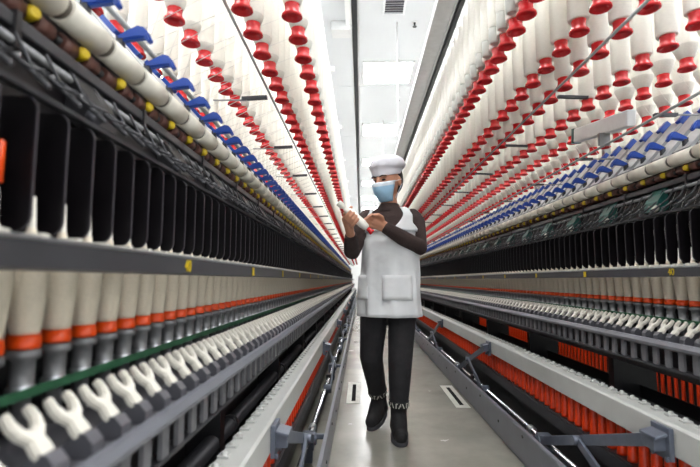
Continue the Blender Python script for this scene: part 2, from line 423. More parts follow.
    repeat_part('separator', b.mesh('separator', [M['black_plastic'], M['edge']]), T, [Vector((XS, y + SP / 2, H)) for y in ordY])
    b = MB(); b.box(X(-.062), X(-.068), y0, y1, H + .05, H + .36); P('back_screen', b, M['black_plastic'])
    b = MB(); b.box(X(-.002), X(.014), y0, y1, H + .262, H + .27); P('separator_rail', b, M['rail_dark'])
    # --- thread guides
    b = MB(); b.tube([(sg * -.045, 0, .37), (sg * -.02, 0, .325), (sg * .03, 0, .285), (sg * .05, 0, .278)], .0028, 6)
    b.tube([(sg * .05, 0, .278), (sg * .055, .008, .276), (sg * .045, .014, .276), (sg * .038, .006, .277)], .0018, 6)
    b.tube([(sg * .012, .014, .296), (sg * .05, .014, .262)], .0042, 6); b.ellipsoid((sg * .016, 0, .3), (.004, .004, .004), 8, 6, 1)
    repeat_part('thread_guide', b.mesh('thread_guide', [M['rail_dark'], M['spindle_grey']]), T, [Vector((XS, y, H)) for y in ordY])
    # --- roller beams and rollers
    b = MB(); b.box(X(-.105), X(-.05), y0, y1, H + .382, H + .405); P('roller_beam', b, M['rail_dark'], .003)
    b = MB(); b.cyl((X(-.052), y0, H + .362), (X(-.052), y1, H + .362), .007, n=12); P('guide_bar', b, M['spindle_grey'])
    b = MB(); b.box(sg * -.11, sg * -.045, 0, .012, .35, .409)
    repeat_part('beam_clamp', b.mesh('beam_clamp', M['dark']), T, [Vector((XS, y, H)) for y in allY[::6]])
    yr = .76 if not R else 1.888
    offs = int((yr - (y0 if not R else 1.0)) / .14)
    rl = [yr + .14 * k for k in range(-offs, int((YEND - yr) / .14))]
    rl = [y for y in rl if y >= yr - .29] + [y for y in rl if y < yr - .29]
    b = MB(); b.cyl((0, .009, 0), (0, .131, 0), .027, n=18); b.cyl((0, -.009, 0), (0, .009, 0), .022, n=14, mi=1)
    repeat_part('cleaning_roller', b.mesh('cleaning_roller', [M['roller'], M['roller_gap']]), T, [Vector((X(-.054), y, H + .479)) for y in rl])
    yb = .721 if not R else 1.969
    offs = int((yb - (y0 if not R else 1.0)) / .14)
    bl = [yb + .14 * k for k in range(-offs, int((YEND - yb) / .14))]; bl = [y for y in bl if y >= yb - .29] + [y for y in bl if y < yb - .29]
    b = MB(); b.cyl((0, -.056, 0), (0, -.014, 0), .017, n=14); b.cyl((0, .014, 0), (0, .056, 0), .017, n=14); b.cyl((0, -.07, 0), (0, .07, 0), .009, n=10, mi=1)
    c = MB(); c.lathe([(.0125, 0), (.0125, .02), (.009, .026)], 14, axis=(sg, -.35, 0))
    repeat_part('top_roller', b.mesh('top_roller', [M['brown'], M['dark']]), T, [Vector((X(-.08), y, H + .437)) for y in bl], subs=[('cap', c.mesh('cap', M['yellow']))])
    # --- drafting arms with blue handles
    ya = .888 if not R else 1.849
    offs = int((ya - (y0 if not R else 1.0)) / .14)
    al = [ya + .14 * k for k in range(-offs, int((YEND - ya) / .14))]; al = [y for y in al if y >= ya - .29] + [y for y in al if y < ya - .29]
    b = MB(); b.bar((sg * -.075, 0, .512), (sg * -.265, 0, .725), .096, .022, up=(0, 0, 1))
    b.bar((sg * -.078, .062, .512), (sg * -.262, .062, .72), .012, .016, up=(0, 0, 1), mi=1)
    b.bar((sg * -.085, 0, .515), (sg * -.085, 0, .565), .016, .016, mi=1)
    ame = b.mesh('drafting_arm', [M['arm'], M['rail_dark']])
    hp = [(-.094, .556), (-.09, .570), (-.06, .586), (-.036, .598), (-.018, .594), (-.004, .578), (.006, .556), (.004, .546), (-.003, .546), (-.014, .560), (-.035, .558), (-.07, .553)]
    h = MB(); h.prism([(sg * (-.085 + (d + .085) * .82), .556 + (z - .556) * .8) for d, z in hp], -.010, .010)
    hme = h.mesh('handle', M['blue'])
    bm = bmesh.new(); bm.from_mesh(hme); bmesh.ops.bevel(bm, geom=[e for e in bm.edges if len(e.link_faces) == 2 and e.calc_face_angle() > 1.3], offset=.004, segments=2, affect='EDGES'); bm.to_mesh(hme); bm.free()
    e = MB(); e.bar((sg * -.235, -.036, .705), (sg * -.278, -.036, .753), .026, .03, up=(0, 0, 1))
    repeat_part('drafting_arm', ame, T, [Vector((XS, y, H)) for y in al], subs=[('handle', hme), ('end_cap', e.mesh('end_cap', M['blue']))])
    b = MB(); b.cyl((X(-.11), y0, H + .532), (X(-.11), y1, H + .532), .011, n=10); P('arm_shaft', b, M['rail_grey'])
    # --- machine body
    b = MB(); b.prism([(X(-.10), H + .40), (X(-.115), H + .50), (X(-.29), H + .695), (X(-.31), H + .68), (X(-.31), H + .42), (X(-.2), H + .40)], y0, y1); P('drafting_bed', b, M['dark'])
    b = MB(); b.box(X(-.2), X(-.46), y0, y1, H - .36, H + .42); P('machine_body', b, M['dark'])
    b = MB(); b.box(X(-.07), X(-.2), y0, y1, H + .30, H + .38); P('suction_duct', b, M['dark'])
    b = MB(); b.box(X(-.95), X(-.97), y0, y1, .0, H - .2); P('far_panel', b, M['dark'])
    b = MB(); b.box(X(-.6), X(-.66), y0, y1, H - .42, H - .21); P('far_rail', b, M['rail_dark'])
    for k in range(int((y1 - y0 - .5) / 1.12) + 1):
        y = y0 + .3 + 1.12 * k
        b = MB(); b.box(X(.0), X(-.2), y, y + .05, .04, H - .352); b.box(X(.02), X(-.22), y - .02, y + .07, 0, .04)
        b.prism([(X(.0), .30), (X(-.02), .30), (X(-.02), .05), (X(.0), .05)], y - .2, y + .25)
        o = b.build('leg', M['dark'], T, (0, 0, 0))
    b = MB(); b.box(X(-.12), X(-.13), y0, y1, 0, H - .50); P('inner_panel', b, M['dark'])
    b = MB(); b.cyl((X(-.03), y0, H - .55), (X(-.03), y1, H - .55), .03, n=16)
    for k in range(20): b.cyl((X(-.03), y0 + .5 + 1.12 * k, H - .55), (X(-.03), y0 + .53 + 1.12 * k, H - .55), .036, n=16)
    P('suction_pipe', b, M['rail_dark'])
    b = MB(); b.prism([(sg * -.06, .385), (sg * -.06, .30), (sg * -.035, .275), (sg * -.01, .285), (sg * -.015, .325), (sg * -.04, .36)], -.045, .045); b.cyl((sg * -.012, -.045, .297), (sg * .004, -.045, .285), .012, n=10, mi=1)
    nz = b.mesh('suction_nozzle', [M['teal'], M['white_plastic']] if R else [M['dark'], M['rail_grey']])  # left nozzles coloured dark to imitate shade; same part as the teal ones
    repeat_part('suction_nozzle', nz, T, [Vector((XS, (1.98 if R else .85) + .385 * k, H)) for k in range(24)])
    # --- creel over the machine
    XC = 1.56 if R else -.875
    yp = .61 if R else .57
    for k in range(21):
        y = yp + 1.165 * k
        b = MB(); b.box(XC - .019, XC + .019, y - .019, y + .019, H + .42, H + 1.43); b.build('creel_post', M['pole'], T, (0, 0, 0))
    xs = [r[0] for r in ROWS if r[2] == side]
    b = MB()
    for x, z_ in [(r[0], r[1]) for r in ROWS if r[2] == side]:
        if x in (.525, .495): continue
        b.box(x - .012, x + .012, y0, y1, H + z_ + .54, H + z_ + .56)
    P('bobbin_rail', b, M['white_metal'])
    for k in range(21):
        y = yp + 1.165 * k
        lo, hi = (min([x for x in xs if x > .6]) - .04, max(xs) + .04) if R else (min(xs) - .04, max(xs) + .04)
        b = MB(); b.box(lo, hi, y + .02, y + .045, H + 1.36, H + 1.385); b.build('cross_bar', M['white_metal'], T, (0, 0, 0))
    for (x, z, r_) in (((1.15, .632, .006), (.79, .765, .005)) if R else ((-.402, .82, .005), (-.585, .63, .007))):
        b = MB(); b.cyl((x, y0, H + z), (x, y1, H + z), r_, n=8); b.build('guide_rod', M['pole'], T, (0, 0, 0))
    for k in range(34):                        # short dark combs carried on the guide rods
        y = (1.78 if not R else 1.85) + .69 * k
        if y > 24.5: break
        b = MB()
        if R:
            b.bar((.92, y, H + .735), (.80, y, H + .74), .016, .01, mi=1)
            b.build('comb_bar', [M['pole'], M['track_dark']], T, (0, 0, 0)); b = MB()
            b.bar((1.27, y, H + .66), (1.18, y, H + .66), .02, .012, mi=1); b.bar((XC, y, H + .66), (1.27, y, H + .66), .010, .005, mi=0)
        else:
            b.bar((-.585, y, H + .71), (-.45, y, H + .71), .008, .004, mi=0); b.bar((-.47, y, H + .715), (-.37, y, H + .72), .02, .012, mi=1)
        o = b.build('comb_bar', [M['pole'], M['track_dark']], T, (0, 0, 0))
    return near, before, XS, sg

# rows of hanging bobbins: X, Z of the flange, side, first Y, pitch, individuals, kind, words
ROWS = [
    (-.21, .805, 'left', 1.357 - .14, .14, 40, 'cup', 'the left row nearest the aisle'),
    (-.349, .792, 'left', 1.298 - .14, .14, 38, 'cup', 'the second left row'),
    (-.582, .808, 'left', 1.376 - .28, .14, 30, 'cup', 'the third left row'),
    (-.80, .80, 'left', 1.30, .14, 12, 'cup', 'the row behind the left blue handles'),
    (.495, .87, 'right', 1.365, .10, 30, 'grey', 'the row beside the pale track'),
    (.525, .835, 'right', 1.315 - .1, .10, 34, 'slim', 'the first right red row'),
    (.727, .819, 'right', 1.496 - .14, .14, 30, 'slim', 'the second right red row'),
    (.826, .775, 'right', 1.428 - .14, .14, 28, 'slim', 'the third right red row'),
    (1.035, .778, 'right', 1.528 - .14, .14, 24, 'slim', 'the fourth right red row'),
    (1.262, .812, 'right', 1.764 - .14, .14, 20, 'cone', 'the fifth right red row'),
    (1.48, .80, 'right', 2.10 - .14, .14, 12, 'cone', 'the sixth right red row'),
    (1.78, .80, 'right', 2.4, .14, 0, 'cone', ''),
]
info = {s: frame(s) for s in ('left', 'right')}

# ------------------------------------------------------------------ cops on the spindles
b = MB(); b.lathe([(.0185, .018), (.0205, .03), (.0235, .06), (.026, .09), (.0268, .110), (.0255, .126), (.019, .138), (.011, .147), (.0078, .158), (.006, .17)], 16)
cop_me = b.mesh('yarn_cop', M['yarn'])
b = MB(); b.lathe([(.0205, 0), (.021, .002), (.0205, .0195), (.007, .0195), (.0058, .16), (.0034, .214), (.002, .216)], 14, mis=[0, 0, 0, 1, 1, 1])
tube_me = b.mesh('tube', [M['orange'], M['tip']])
lo = MB(); lo.lathe([(.0185, .018), (.0235, .06), (.0272, .12), (.013, .158), (.0045, .21)], 9); lo_c = lo.mesh('c', M['yarn'])
lo = MB(); lo.lathe([(.0208, 0), (.0205, .0195)], 9); lo_t = lo.mesh('t', M['orange'])
for side, count in (('left', 180), ('right', 120)):
    near, before, XS, sg = info[side]
    yarn = MB(); yarn.tube([(0, 0, .217), (sg * .004, 0, .30), (sg * -.03, 0, .40), (sg * -.052, 0, .45)], .0003, 4, round_ends=False); yme = yarn.mesh('yarn_end', M['thread'])
    edge = 'left' if side == 'left' else 'right'
    for k, y in enumerate(near[:count]):
        o = link('yarn_cop', cop_me, None, (XS, y, H - .095)); c = link('tube', tube_me); c.parent = o
        if side == 'right' and k < 60: c = link('yarn_end', yme); c.parent = o
        if side == 'left' and k == 0:
            b = MB(); b.lathe([(.0065, .222), (.0065, .276), (.004, .279)], 12); c = b.build('sleeve', M['orange']); c.parent = o; c['label'] = 'orange sleeve on the tube tip'
        if k < 12:
            tag(o, 'cream yarn cop with orange base on the %s frame, %s from the photo\'s %s edge' % (side, ORD[k], edge), 'yarn cop', 'cops on the %s frame' % side)
        else:
            tag(o, 'cream yarn cop with orange base on the %s frame, beyond the twelfth from the edge' % side, 'yarn cop', 'cops on the %s frame' % side)
    pl = [Vector((XS, y, H - .095)) for y in near[count:] + before]
    o = link('yarn_cops', merged('yarn_cops', [(lo_c, (0, 0, 0)), (lo_t, (0, 0, 0))], pl))
    tag(o, 'distant tiny cream cops blurring together at the far end of the %s frame' % side, 'yarn cops', None, 'stuff')

# ------------------------------------------------------------------ roving bobbins hanging from the creel
def bobbin_meshes(kind):
    t = MB(); r = MB(); h = MB()
    if kind == 'grey':
        t.lathe([(.014, 0), (.0175, .003), (.0185, .03), (.0185, .06)], 14); tm = t.mesh('tube', M['grey_tube'])
        r.lathe([(.0185, .06), (.021, .065), (.021, .35), (.016, .37)], 14); rm = r.mesh('roving_bobbin', M['roving'])
        L = .37
    else:
        t.lathe([(.015, .008), (.019, -.002), (.028, -.005), (.0325, -.002), (.0315, .004), (.0258, .011), (.0232, .018), (.0226, .026), (.0238, .038), (.0248, .044)], 18); tm = t.mesh('tube', M['red'])
        if kind == 'slim':
            r.lathe([(.031, .040), (.034, .044), (.034, .43), (.03, .44)], 18, mis=[0, 0, 0]); rm = r.mesh('roving_bobbin', [M['roving']])
            L = .44
        else:
            kr, kh = (.044, .042) if kind == 'cone' else (.0325, .017)
            r.lathe([(.024, .038), (.027, .041), (kr, .041 + kh), (kr + .001, .047 + kh), (kr + .001, .40), (.03, .44)], 18, mis=[0, 0, 0, 1, 1]); rm = r.mesh('roving_bobbin', [M['roving_cone'], M['roving']])
            L = .44
    h.cyl((0, 0, L), (0, 0, .539), .004, n=8); h.lathe([(.016, L), (.016, L + .02), (.008, L + .03)], 10)
    hm = h.mesh('hanger', M['white_metal'])
    return rm, tm, hm
BM = {k: bobbin_meshes(k) for k in ('grey', 'slim', 'cone', 'cup')}
for (x, z, side, ys0, pit, cnt, kind, words_) in ROWS:
    rm, tm, hm = BM[kind]
    n_all = int((YEND - ys0) / pit)
    tone = 'grey-ended' if kind == 'grey' else 'red-ended'
    for k in range(cnt):
        y = ys0 + pit * k
        o = link('roving_bobbin', rm, None, (x, y, H + z)); o.rotation_euler.z = random.uniform(0, 6)
        c = link('tube', tm); c.parent = o
        c = link('hanger', hm); c.parent = o
        if kind == 'grey' or x == .525:
            s_ = 0
            o.rotation_euler = (0, math.radians(-s_), 0)
            o.location.x = x
        grp = 'roving bobbins, ' + words_
        if k < 8: tag(o, '%s roving bobbin in %s, %s from the top edge' % (tone, words_, ORD[k]), 'bobbin', grp)
        else: tag(o, '%s roving bobbin in %s, past the eighth' % (tone, words_), 'bobbin', grp)
        if kind in ('cone', 'cup') and 1 <= k < 24 and x != 1.48 and x > -.79:
            s2 = 1 if side == 'right' else -1
            xa = 1.43 if side == 'right' else -.68
            d = MB(); d.tube([(.03 * s2, 0, .09), (xa - x, .03, H + .74 - H - z)], .0012, 4, round_ends=False)
            o.rotation_euler.z = 0
            c = d.build('roving_strand', M['thread']); c.parent = o
    if n_all > cnt:
        pl = [Vector((x, ys0 + pit * k, H + z)) for k in range(cnt, n_all)]
        nm = merged('roving_bobbins', [(rm, (0, 0, 0)), (tm, (0, 0, 0)), (hm, (0, 0, 0))], pl)
        o = link('roving_bobbins', nm)
        lb = 'distant white and %s bobbin ends merging down the %s' % ('grey' if kind == 'grey' else 'red', words_) if words_ else 'white and red bobbins behind the sixth right row, over the far machine side'
        tag(o, lb, 'bobbins', None, 'stuff')

# ------------------------------------------------------------------ doffing gear low along each frame
tube_b = MB(); tube_b.lathe([(.019, 0), (.019, .012), (.0178, .016), (.0145, .195), (.012, .2), (.008, .2)], 12); et_me = tube_b.mesh('empty_tube', M['tube'])
AX = .325
def doffer(side):
    R = side == 'right'; sg = -1 if R else 1
    X = lambda s: AX + (s if R else -s)
    y0, y1 = (.95, YEND) if R else (.3, YEND)
    T = tag(empty('doffing_gear', (X(.55), y0, 0)), 'low doffing gear with grey beam, shaft and scissor arms along the %s frame' % side, 'doffing gear')
    def P(name, mb, m, bev=0):
        o = mb.build(name, m, T, (0, 0, 0))
        if bev: bevel(o, bev)
        return o
    b = MB(); b.prism([(X(.487), .03), (X(.487), .17), (X(.491), .176), (X(.507), .176), (X(.507), .16), (X(.497), .16), (X(.497), .03)], y0, y1)
    b.box(X(.497), X(.525), y0, y1, 0, .03)
    P('base_rail', b, M['base_rail'])
    b = MB()
    for k in range(60):
        y = y0 + .25 + .42 * k
        if y < y1: b.lathe([(.008, 0), (.008, .004)], 8, (X(.487), y, .145 if k % 2 else .10), axis=(-1 if R else 1, 0, 0))
    P('rail_bolt', b, M['dark'])
    b = MB(); b.cyl((X(.59), y0, H - .80), (X(.59), y1, H - .80), .014, n=16); P('shaft', b, M['chrome'])
    b = MB(); b.box(X(.69), X(.73), y0, y1, .0, .21); P('recess_darkener', b, M['dark'])  # black strip added to keep the recess behind the shaft dark
    # conveyor rail for the empty tubes
    b = MB(); b.box(X(.63), X(.685), y0, y1, H - .675, H - .652); b.box(X(.625), X(.64), y0, y1, H - .715, H - .66); P('tube_conveyor', b, M['rail_dark'])
    # lifting beam
    b = MB(); b.prism([(X(.60), H - .52), (X(.60), H - .436), (X(.608), H - .43), (X(.675), H - .43), (X(.675), H - .445), (X(.622), H - .445), (X(.622), H - .52)], y0, y1)
    P('lift_beam', b, M['beam'], .002)
    pg = MB(); pg.lathe([(.012, 0), (.012, .004), (.008, .006), (.008, .011), (.005, .014)], 10, axis=(0, 0, 1)); pg.box(-.014, .014, -.012, .012, -.0005, .006)
    yy = 1.70 if R else .62
    repeat_part('tube_peg', pg.mesh('tube_peg', M['beam']), T, [Vector((X(.66), yy - .35 + SP * k, H - .43)) for k in range(int((YEND - yy) / SP))])
    # scissor arms
    for k in range(12):
        yb = 1.5 + 1.95 * k
        if yb + 1 > y1: break
        a = sg * -1
        bk = MB(); bk.box(X(.585), X(.599), yb - .045, yb + .045, H - .535, H - .44); bk.box(X(.55), X(.586), yb - .026, yb + .026, H - .51, H - .47)
        bk.prism([(X(.545), H - .465), (X(.585), H - .455), (X(.585), H - .465), (X(.545), H - .475)], yb - .04, yb + .04)
        for q in (-.035, .035): bk.lathe([(.009, 0), (.009, .008)], 6, (X(.585), yb + q, H - .53), axis=(-1 if R else 1, 0, 0))
        o = bevel(bk.build('beam_bracket', M['blue_grey'], T, (0, 0, 0)), .002)
        ar = MB(); ar.bar((X(.567), yb, H - .49), (X(.567), yb + .95, H - .80), .014, .06, up=(1, 0, 0))
        arm = None
        ar = MB(); p0 = Vector((X(.567), yb + .02, H - .49)); p1 = Vector((X(.567), yb + .95, H - .80))
        ar.bar(p0, p1, .040, .014, up=(1, 0, 0)); ar.cyl((X(.552), yb + .95, H - .80), (X(.61), yb + .95, H - .80), .03, n=14); ar.cyl((X(.552), yb + .02, H - .49), (X(.59), yb + .02, H - .49), .022, n=12)
        arm = bevel(ar.build('scissor_arm', M['blue_grey'], T, (0, 0, 0)), .002)
        pm = (p0 + p1) / 2
        s2 = MB(); q0 = pm + Vector((-.017 if R else .017, 0, 0)); q1 = Vector((q0.x, yb + .06, H - .79))
        s2.bar(q0, q1, .034, .012, up=(1, 0, 0)); s2.cyl(q0 - Vector((.02, 0, 0)), q0 + Vector((.02, 0, 0)), .018, n=12)
        s2.cyl((X(.545), yb + .06, H - .79), (X(.60), yb + .06, H - .79), .03, n=14)
        bevel(s2.build('scissor_arm', M['blue_grey'], T, (0, 0, 0)), .002)
        cl = MB(); cl.box(X(.562), X(.625), yb + .91, yb + .99, H - .845, H - .77); cl.box(X(.498), X(.62), yb + .94, yb + .96, .13, .155); cl.box(X(.57), X(.61), yb + .92, yb + .98, .02, .09)
        bevel(cl.build('shaft_bearing', M['blue_grey'], T, (0, 0, 0)), .004)
        cl = MB(); cl.box(X(.57), X(.61), yb + .42, yb + .50, H - .835, H - .765); cl.box(X(.575), X(.605), yb + .43, yb + .49, .02, .1)
        bevel(cl.build('shaft_bearing', M['dark'], T, (0, 0, 0)), .004)
        cl = MB(); cl.lathe([(.02, 0), (.022, .005), (.022, .045), (.02, .05)], 16, (X(.59), yb + 1.1, H - .80), axis=(0, 1, 0)); cl.build('shaft_collar', M['steel'], T, (0, 0, 0))
    # empty tubes waiting on the conveyor
    y = yy - .14 if not R else 1.36
    n = 0
    while y < YEND - .1:
        n += 1
        if n > (90 if not R else 110): break
        o = link('empty_tube', et_me, None, (X(.655), y, H - .651))
        if R:
            if n <= 8: lb = 'red-orange empty tube under the right grey beam, %s from the photo\'s right edge' % ORD[n - 1]
            else: lb = 'red-orange empty tube in the row under the right grey beam, past the eighth'
        else: lb = 'red-orange empty tube in the row beneath the left grey beam'
        tag(o, lb, 'tube', 'empty tubes under the %s beam' % side); y += SP
    pl = []
    while y < YEND - .1: pl.append(Vector((X(.655), y, H - .651))); y += SP
    lo = MB(); lo.lathe([(.019, 0), (.0178, .016), (.0145, .2)], 8)
    o = link('empty_tubes', merged('empty_tubes', [(lo.mesh('et', M['tube']), (0, 0, 0))], pl)); tag(o, 'distant red-orange tubes merging into a strip under the %s beam' % side, 'tubes', None, 'stuff')
doffer('left'); doffer('right')
et_far = et_me.copy(); et_far.transform(Matrix.Diagonal((.72, .72, 1, 1)))
# empty tubes of the far side, seen through the right frame
t = tag(empty('tube_conveyor', (2.1, 1.5, 0)), 'grey conveyor ledge on the far side of the right frame, under its orange tubes', 'conveyor')
b = MB(); b.box(2.05, 2.14, 1.5, 9.5, H - .835, H - .81); b.build('ledge', M['beam'], t, (0, 0, 0))
for k in range(5):
    b = MB(); b.box(2.08, 2.12, 1.7 + 1.8 * k, 1.76 + 1.8 * k, 0, H - .835); b.build('foot', M['dark'], t, (0, 0, 0))
for k in range(90):
    o = link('empty_tube', et_far, None, (2.1, 2.9 + SP * k, H - .81))
    tag(o, 'red-orange empty tube seen through the gaps under the right frame', 'tube', 'tubes on the far side of the right frame')
# white lamp box in the right creel
t = tag(empty('white_box', (1.19, 2.27, H + .745)), 'long white box among the bobbins above the right blue handles', 'box')
b = MB(); b.bar((1.185, 2.52, H + .785), (1.185, 2.01, H + .705), .042, .075); bevel(b.build('housing', M['white_metal'], t, (0, 0, 0)), .006)
b = MB(); b.bar((1.185, 2.54, H + .788), (1.185, 2.52, H + .785), .046, .08); b.build('end_plate', M['teal'], t, (0, 0, 0))
b = MB(); b.box(1.14, 1.19, 2.2, 2.22, H + .64, H + .70); b.build('bracket', M['pole'], t, (0, 0, 0))

# ------------------------------------------------------------------ the woman
PX, PY = .176, 2.85
M['skin'] = mat('skin', (196, 140, 112), .5, noise=25, amt=.06)
M['sweater'] = mat('dark brown knit', (58, 44, 42), .9, noise=160, amt=.25, bump=.35)
M['apron'] = mat('white cotton', (226, 228, 230), .8, noise=14, amt=.04, bump=.9, bscale=9)
M['trousers'] = mat('black cotton', (33, 32, 35), .85, noise=20, amt=.25, bump=.5, bscale=22)
M['boot'] = mat('black suede', (20, 19, 21), .8, noise=60, amt=.3, bump=.2)
M['sole'] = mat('dark grey rubber', (62, 62, 66), .7)
M['cap'] = mat('white cap cotton', (226, 226, 234), .8, noise=18, amt=.03, bump=.4, bscale=16)
M['mask'] = mat('pale blue mask', (160, 203, 232), .7, noise=30, amt=.06, bump=.2)
M['mask_white'] = mat('white mask edge', (216, 226, 236), .7)
M['hair'] = mat('black hair', (24, 19, 18), .5, noise=90, amt=.3)
M['eye'] = mat('dark eye', (26, 18, 16), .3)
M['cuff'] = mat('cuff knit', (26, 26, 28), .9)
M['cuff_mark'] = mat('off white cuff lettering', (176, 174, 166), .9)
WO = tag(empty('person', (PX, PY, 0)), 'woman in white cap, blue mask and white apron walking while inspecting a yarn cop', 'person')
def organic(name, mb, m, voxel, parent=WO, smooth=4, disp=0):
    me = mb.mesh(name, m, fix=True); o = bpy.data.objects.new(name, me); COL.objects.link(o)
    r = o.modifiers.new('r', 'REMESH'); r.mode = 'VOXEL'; r.voxel_size = voxel; r.use_smooth_shade = True
    if smooth: s = o.modifiers.new('s', 'SMOOTH'); s.factor = .5; s.iterations = smooth
    dg = bpy.context.evaluated_depsgraph_get(); me2 = bpy.data.meshes.new_from_object(o.evaluated_get(dg))
    bpy.data.objects.remove(o); bpy.data.meshes.remove(me)
    me2.name = name; me2.materials.clear(); me2.materials.append(m)
    for p in me2.polygons: p.use_smooth = True; p.material_index = 0
    o = bpy.data.objects.new(name, me2); COL.objects.link(o); o.parent = parent
    return o
YAW = math.radians(-22)
def lerp_tab(tab, z):
    for (z0, *a), (z1, *c) in zip(tab[:-1], tab[1:]):
        if z <= z1:
            t = max(0, min(1, (z - z0) / (z1 - z0))); t = t * t * (3 - 2 * t) * .5 + t * .5
            return [p + (q - p) * t for p, q in zip(a, c)]
    return list(tab[-1][1:])
TORSO = [(.80, -.005, 0, .160, .112), (.90, -.004, 0, .158, .108), (1.0, 0, 0, .136, .098), (1.10, .005, 0, .142, .103), (1.20, .008, -.01, .152, .112),
         (1.28, .01, .0, .150, .096), (1.325, .008, .005, .115, .074), (1.36, .002, .0, .066, .058), (1.40, -.002, -.012, .054, .054)]
def torso_pt(z, a, off=0, minr=None):
    """a measured from the front, positive to her left (picture right)"""
    cx, cy, rx, ry = lerp_tab(TORSO, z)
    if minr: rx = max(rx, minr[0]); ry = max(ry, minr[1])
    x = math.sin(a) * (rx + off); y = -math.cos(a) * (ry + off)
    c, s = math.cos(YAW), math.sin(YAW)
    return Vector((cx + x * c - y * s, cy + x * s + y * c, z))
def torso(mb, z0, z1, off, n=28, steps=24):
    mb.rings([[torso_pt(z0 + (z1 - z0) * i / steps, 2 * math.pi * k / n, off) for k in range(n)] for i in range(steps + 1)])
# joints (local: x right in the picture, y away, z up)
SHL, ELL, WRL = (.148, .0, 1.285), (.168, -.10, 1.10), (-.045, -.225, 1.205)
SHR, ELR, WRR = (-.138, .03, 1.29), (-.228, -.03, 1.075), (-.228, -.235, 1.155)
HIPR, KNR, ANR, TOR = (-.085, .0, .86), (-.112, .08, .45), (-.056, .28, .135), (-.100, .17, .045)
HIPL, KNL, ANL, TOL = (.078, .0, .86), (.052, -.03, .44), (.043, .02, .10), (.046, -.08, .04)
HC = Vector((-.012, -.035, 1.505)); HY = math.radians(-38); HP = math.radians(14)
HR = Matrix.Rotation(HY, 3, 'Z') @ Matrix.Rotation(HP, 3, 'X')
def hp(x, y, z): return HC + HR @ Vector((x, y, z))
body = MB()
torso(body, .80, 1.36, -.012)
body.tube([(.0, .005, 1.33), (-.004, -.01, 1.40), tuple(hp(0, .02, -.05))], [.055, .048, .05], 16)
def skull(p):
    k = 1.0
    if p.z < 0: k = 1 - .28 * min(1, -p.z / .115)
    q = Vector((p.x * k, p.y * (k if p.y > 0 else 1 - .10 * min(1, max(0, -p.z / .115))), p.z))
    return q
body.ellipsoid(HC, (.074, .096, .115), 28, 20, R=HR, fn=skull)
body.ellipsoid(hp(0, -.056, -.074), (.032, .030, .030), 14, 10, R=HR)          # chin and jaw
body.tube([hp(0, -.092, .02), hp(0, -.108, -.012), hp(0, -.118, -.03)], [.008, .010, .013], 10)   # nose
body.ellipsoid(hp(0, -.098, -.062), (.024, .012, .008), 12, 8, R=HR)            # lips
for s in (-1, 1):
    body.ellipsoid(hp(.074 * s, .012, -.012), (.009, .02, .031), 12, 10, R=HR)  # ears
    body.ellipsoid(hp(.034 * s, -.080, .028), (.024, .014, .008), 10, 8, R=HR)  # brows
    body.ellipsoid(hp(.040 * s, -.066, -.03), (.022, .016, .022), 10, 8, R=HR)  # cheeks
for S_, E_, W_ in ((SHL, ELL, WRL), (SHR, ELR, WRR)):
    body.tube([S_, E_, W_], [.042, .036, .025], 14)
for A_, B_, C_, D_ in ((HIPR, KNR, ANR, TOR), (HIPL, KNL, ANL, TOL)):
    body.tube([A_, B_, C_], [.075, .05, .034], 14); body.tube([C_, D_], [.034, .03], 12)
# hands: palm, four fingers, thumb
C0, C1 = Vector((-.291, -.335, 1.321)), Vector((-.111, -.315, 1.163))
ca = (C1 - C0).normalized(); cq = Vector((0, -1, 0)); cq = (cq - ca * cq.dot(ca)).normalized(); cp = ca.cross(cq).normalized()
if cp.x > 0: cp = -cp                                                            # lower left in the picture
def around(t, th, r): return C0 + ca * t + cp * (r * math.cos(math.radians(th))) + cq * (r * math.sin(math.radians(th)))
knR = [around(.075 + .0195 * i, -25, .050) for i in range(4)]
wr = Vector(WRR); pc = sum(knR, Vector()) / 4
for kn in knR: body.tube([wr + (kn - pc) * .35, (wr + kn) / 2 + (kn - pc) * .1, kn], [.017, .0145, .0115], 10)
body.tube([wr, pc], [.026, .022], 12)
for i, kn in enumerate(knR):
    t = .075 + .0195 * i; r = .0335; ln = (1.0, 1.12, 1.08, .9)[i]
    body.tube([kn, around(t + .002, 20, .043), around(t + .002, 20 + 38 * ln, r), around(t + .003, 20 + 78 * ln, r)], [.0105, .0098, .009, .0078], 10)
body.tube([wr + (knR[0] - pc) * .5 + Vector((0, -.008, .01)), around(.060, -70, .045), around(.062, -115, .036), around(.066, -150, .034)], [.015, .0125, .0105, .009], 10)
wl = Vector(WRL); fl = Vector((-.80, -.50, .34)).normalized(); fu = Vector((-.05, -.45, .89)); fu = (fu - fl * fu.dot(fl)).normalized(); fs = fl.cross(fu)
if fs.y > 0: fs = -fs
knL = [wl + fl * (.083 - .004 * abs(i - 1)) + fu * (.030 - .0195 * i) + fs * .006 for i in range(4)]
for kn in knL: body.tube([wl + (kn - wl - fl * .08) * .5, (wl + kn) / 2 + (kn - wl - fl * .08) * .2, kn], [.017, .0145, .0115], 10)
body.tube([wl, wl + fl * .07], [.025, .024], 12)
for i, kn in enumerate(knL):
    ln = (.92, 1.05, 1.0, .82)[i]
    a = kn + (fl * .036 + fs * .010 - fu * .002) * ln; c_ = a + (fl * .018 + fs * .012 - fu * .016) * ln; d_ = c_ + (fl * .006 + fs * .006 - fu * .017) * ln
    body.tube([kn, a, c_, d_], [.0108, .0098, .0088, .0078], 10)
body.tube([wl + fl * .02 + fu * .018, wl + fl * .05 + fu * .042 + fs * .016, wl + fl * .082 + fu * .046 + fs * .024, wl + fl * .105 + fu * .034 + fs * .028], [.015, .0125, .0105, .009], 10)
organic('body', body, M['skin'], .0042, smooth=2)
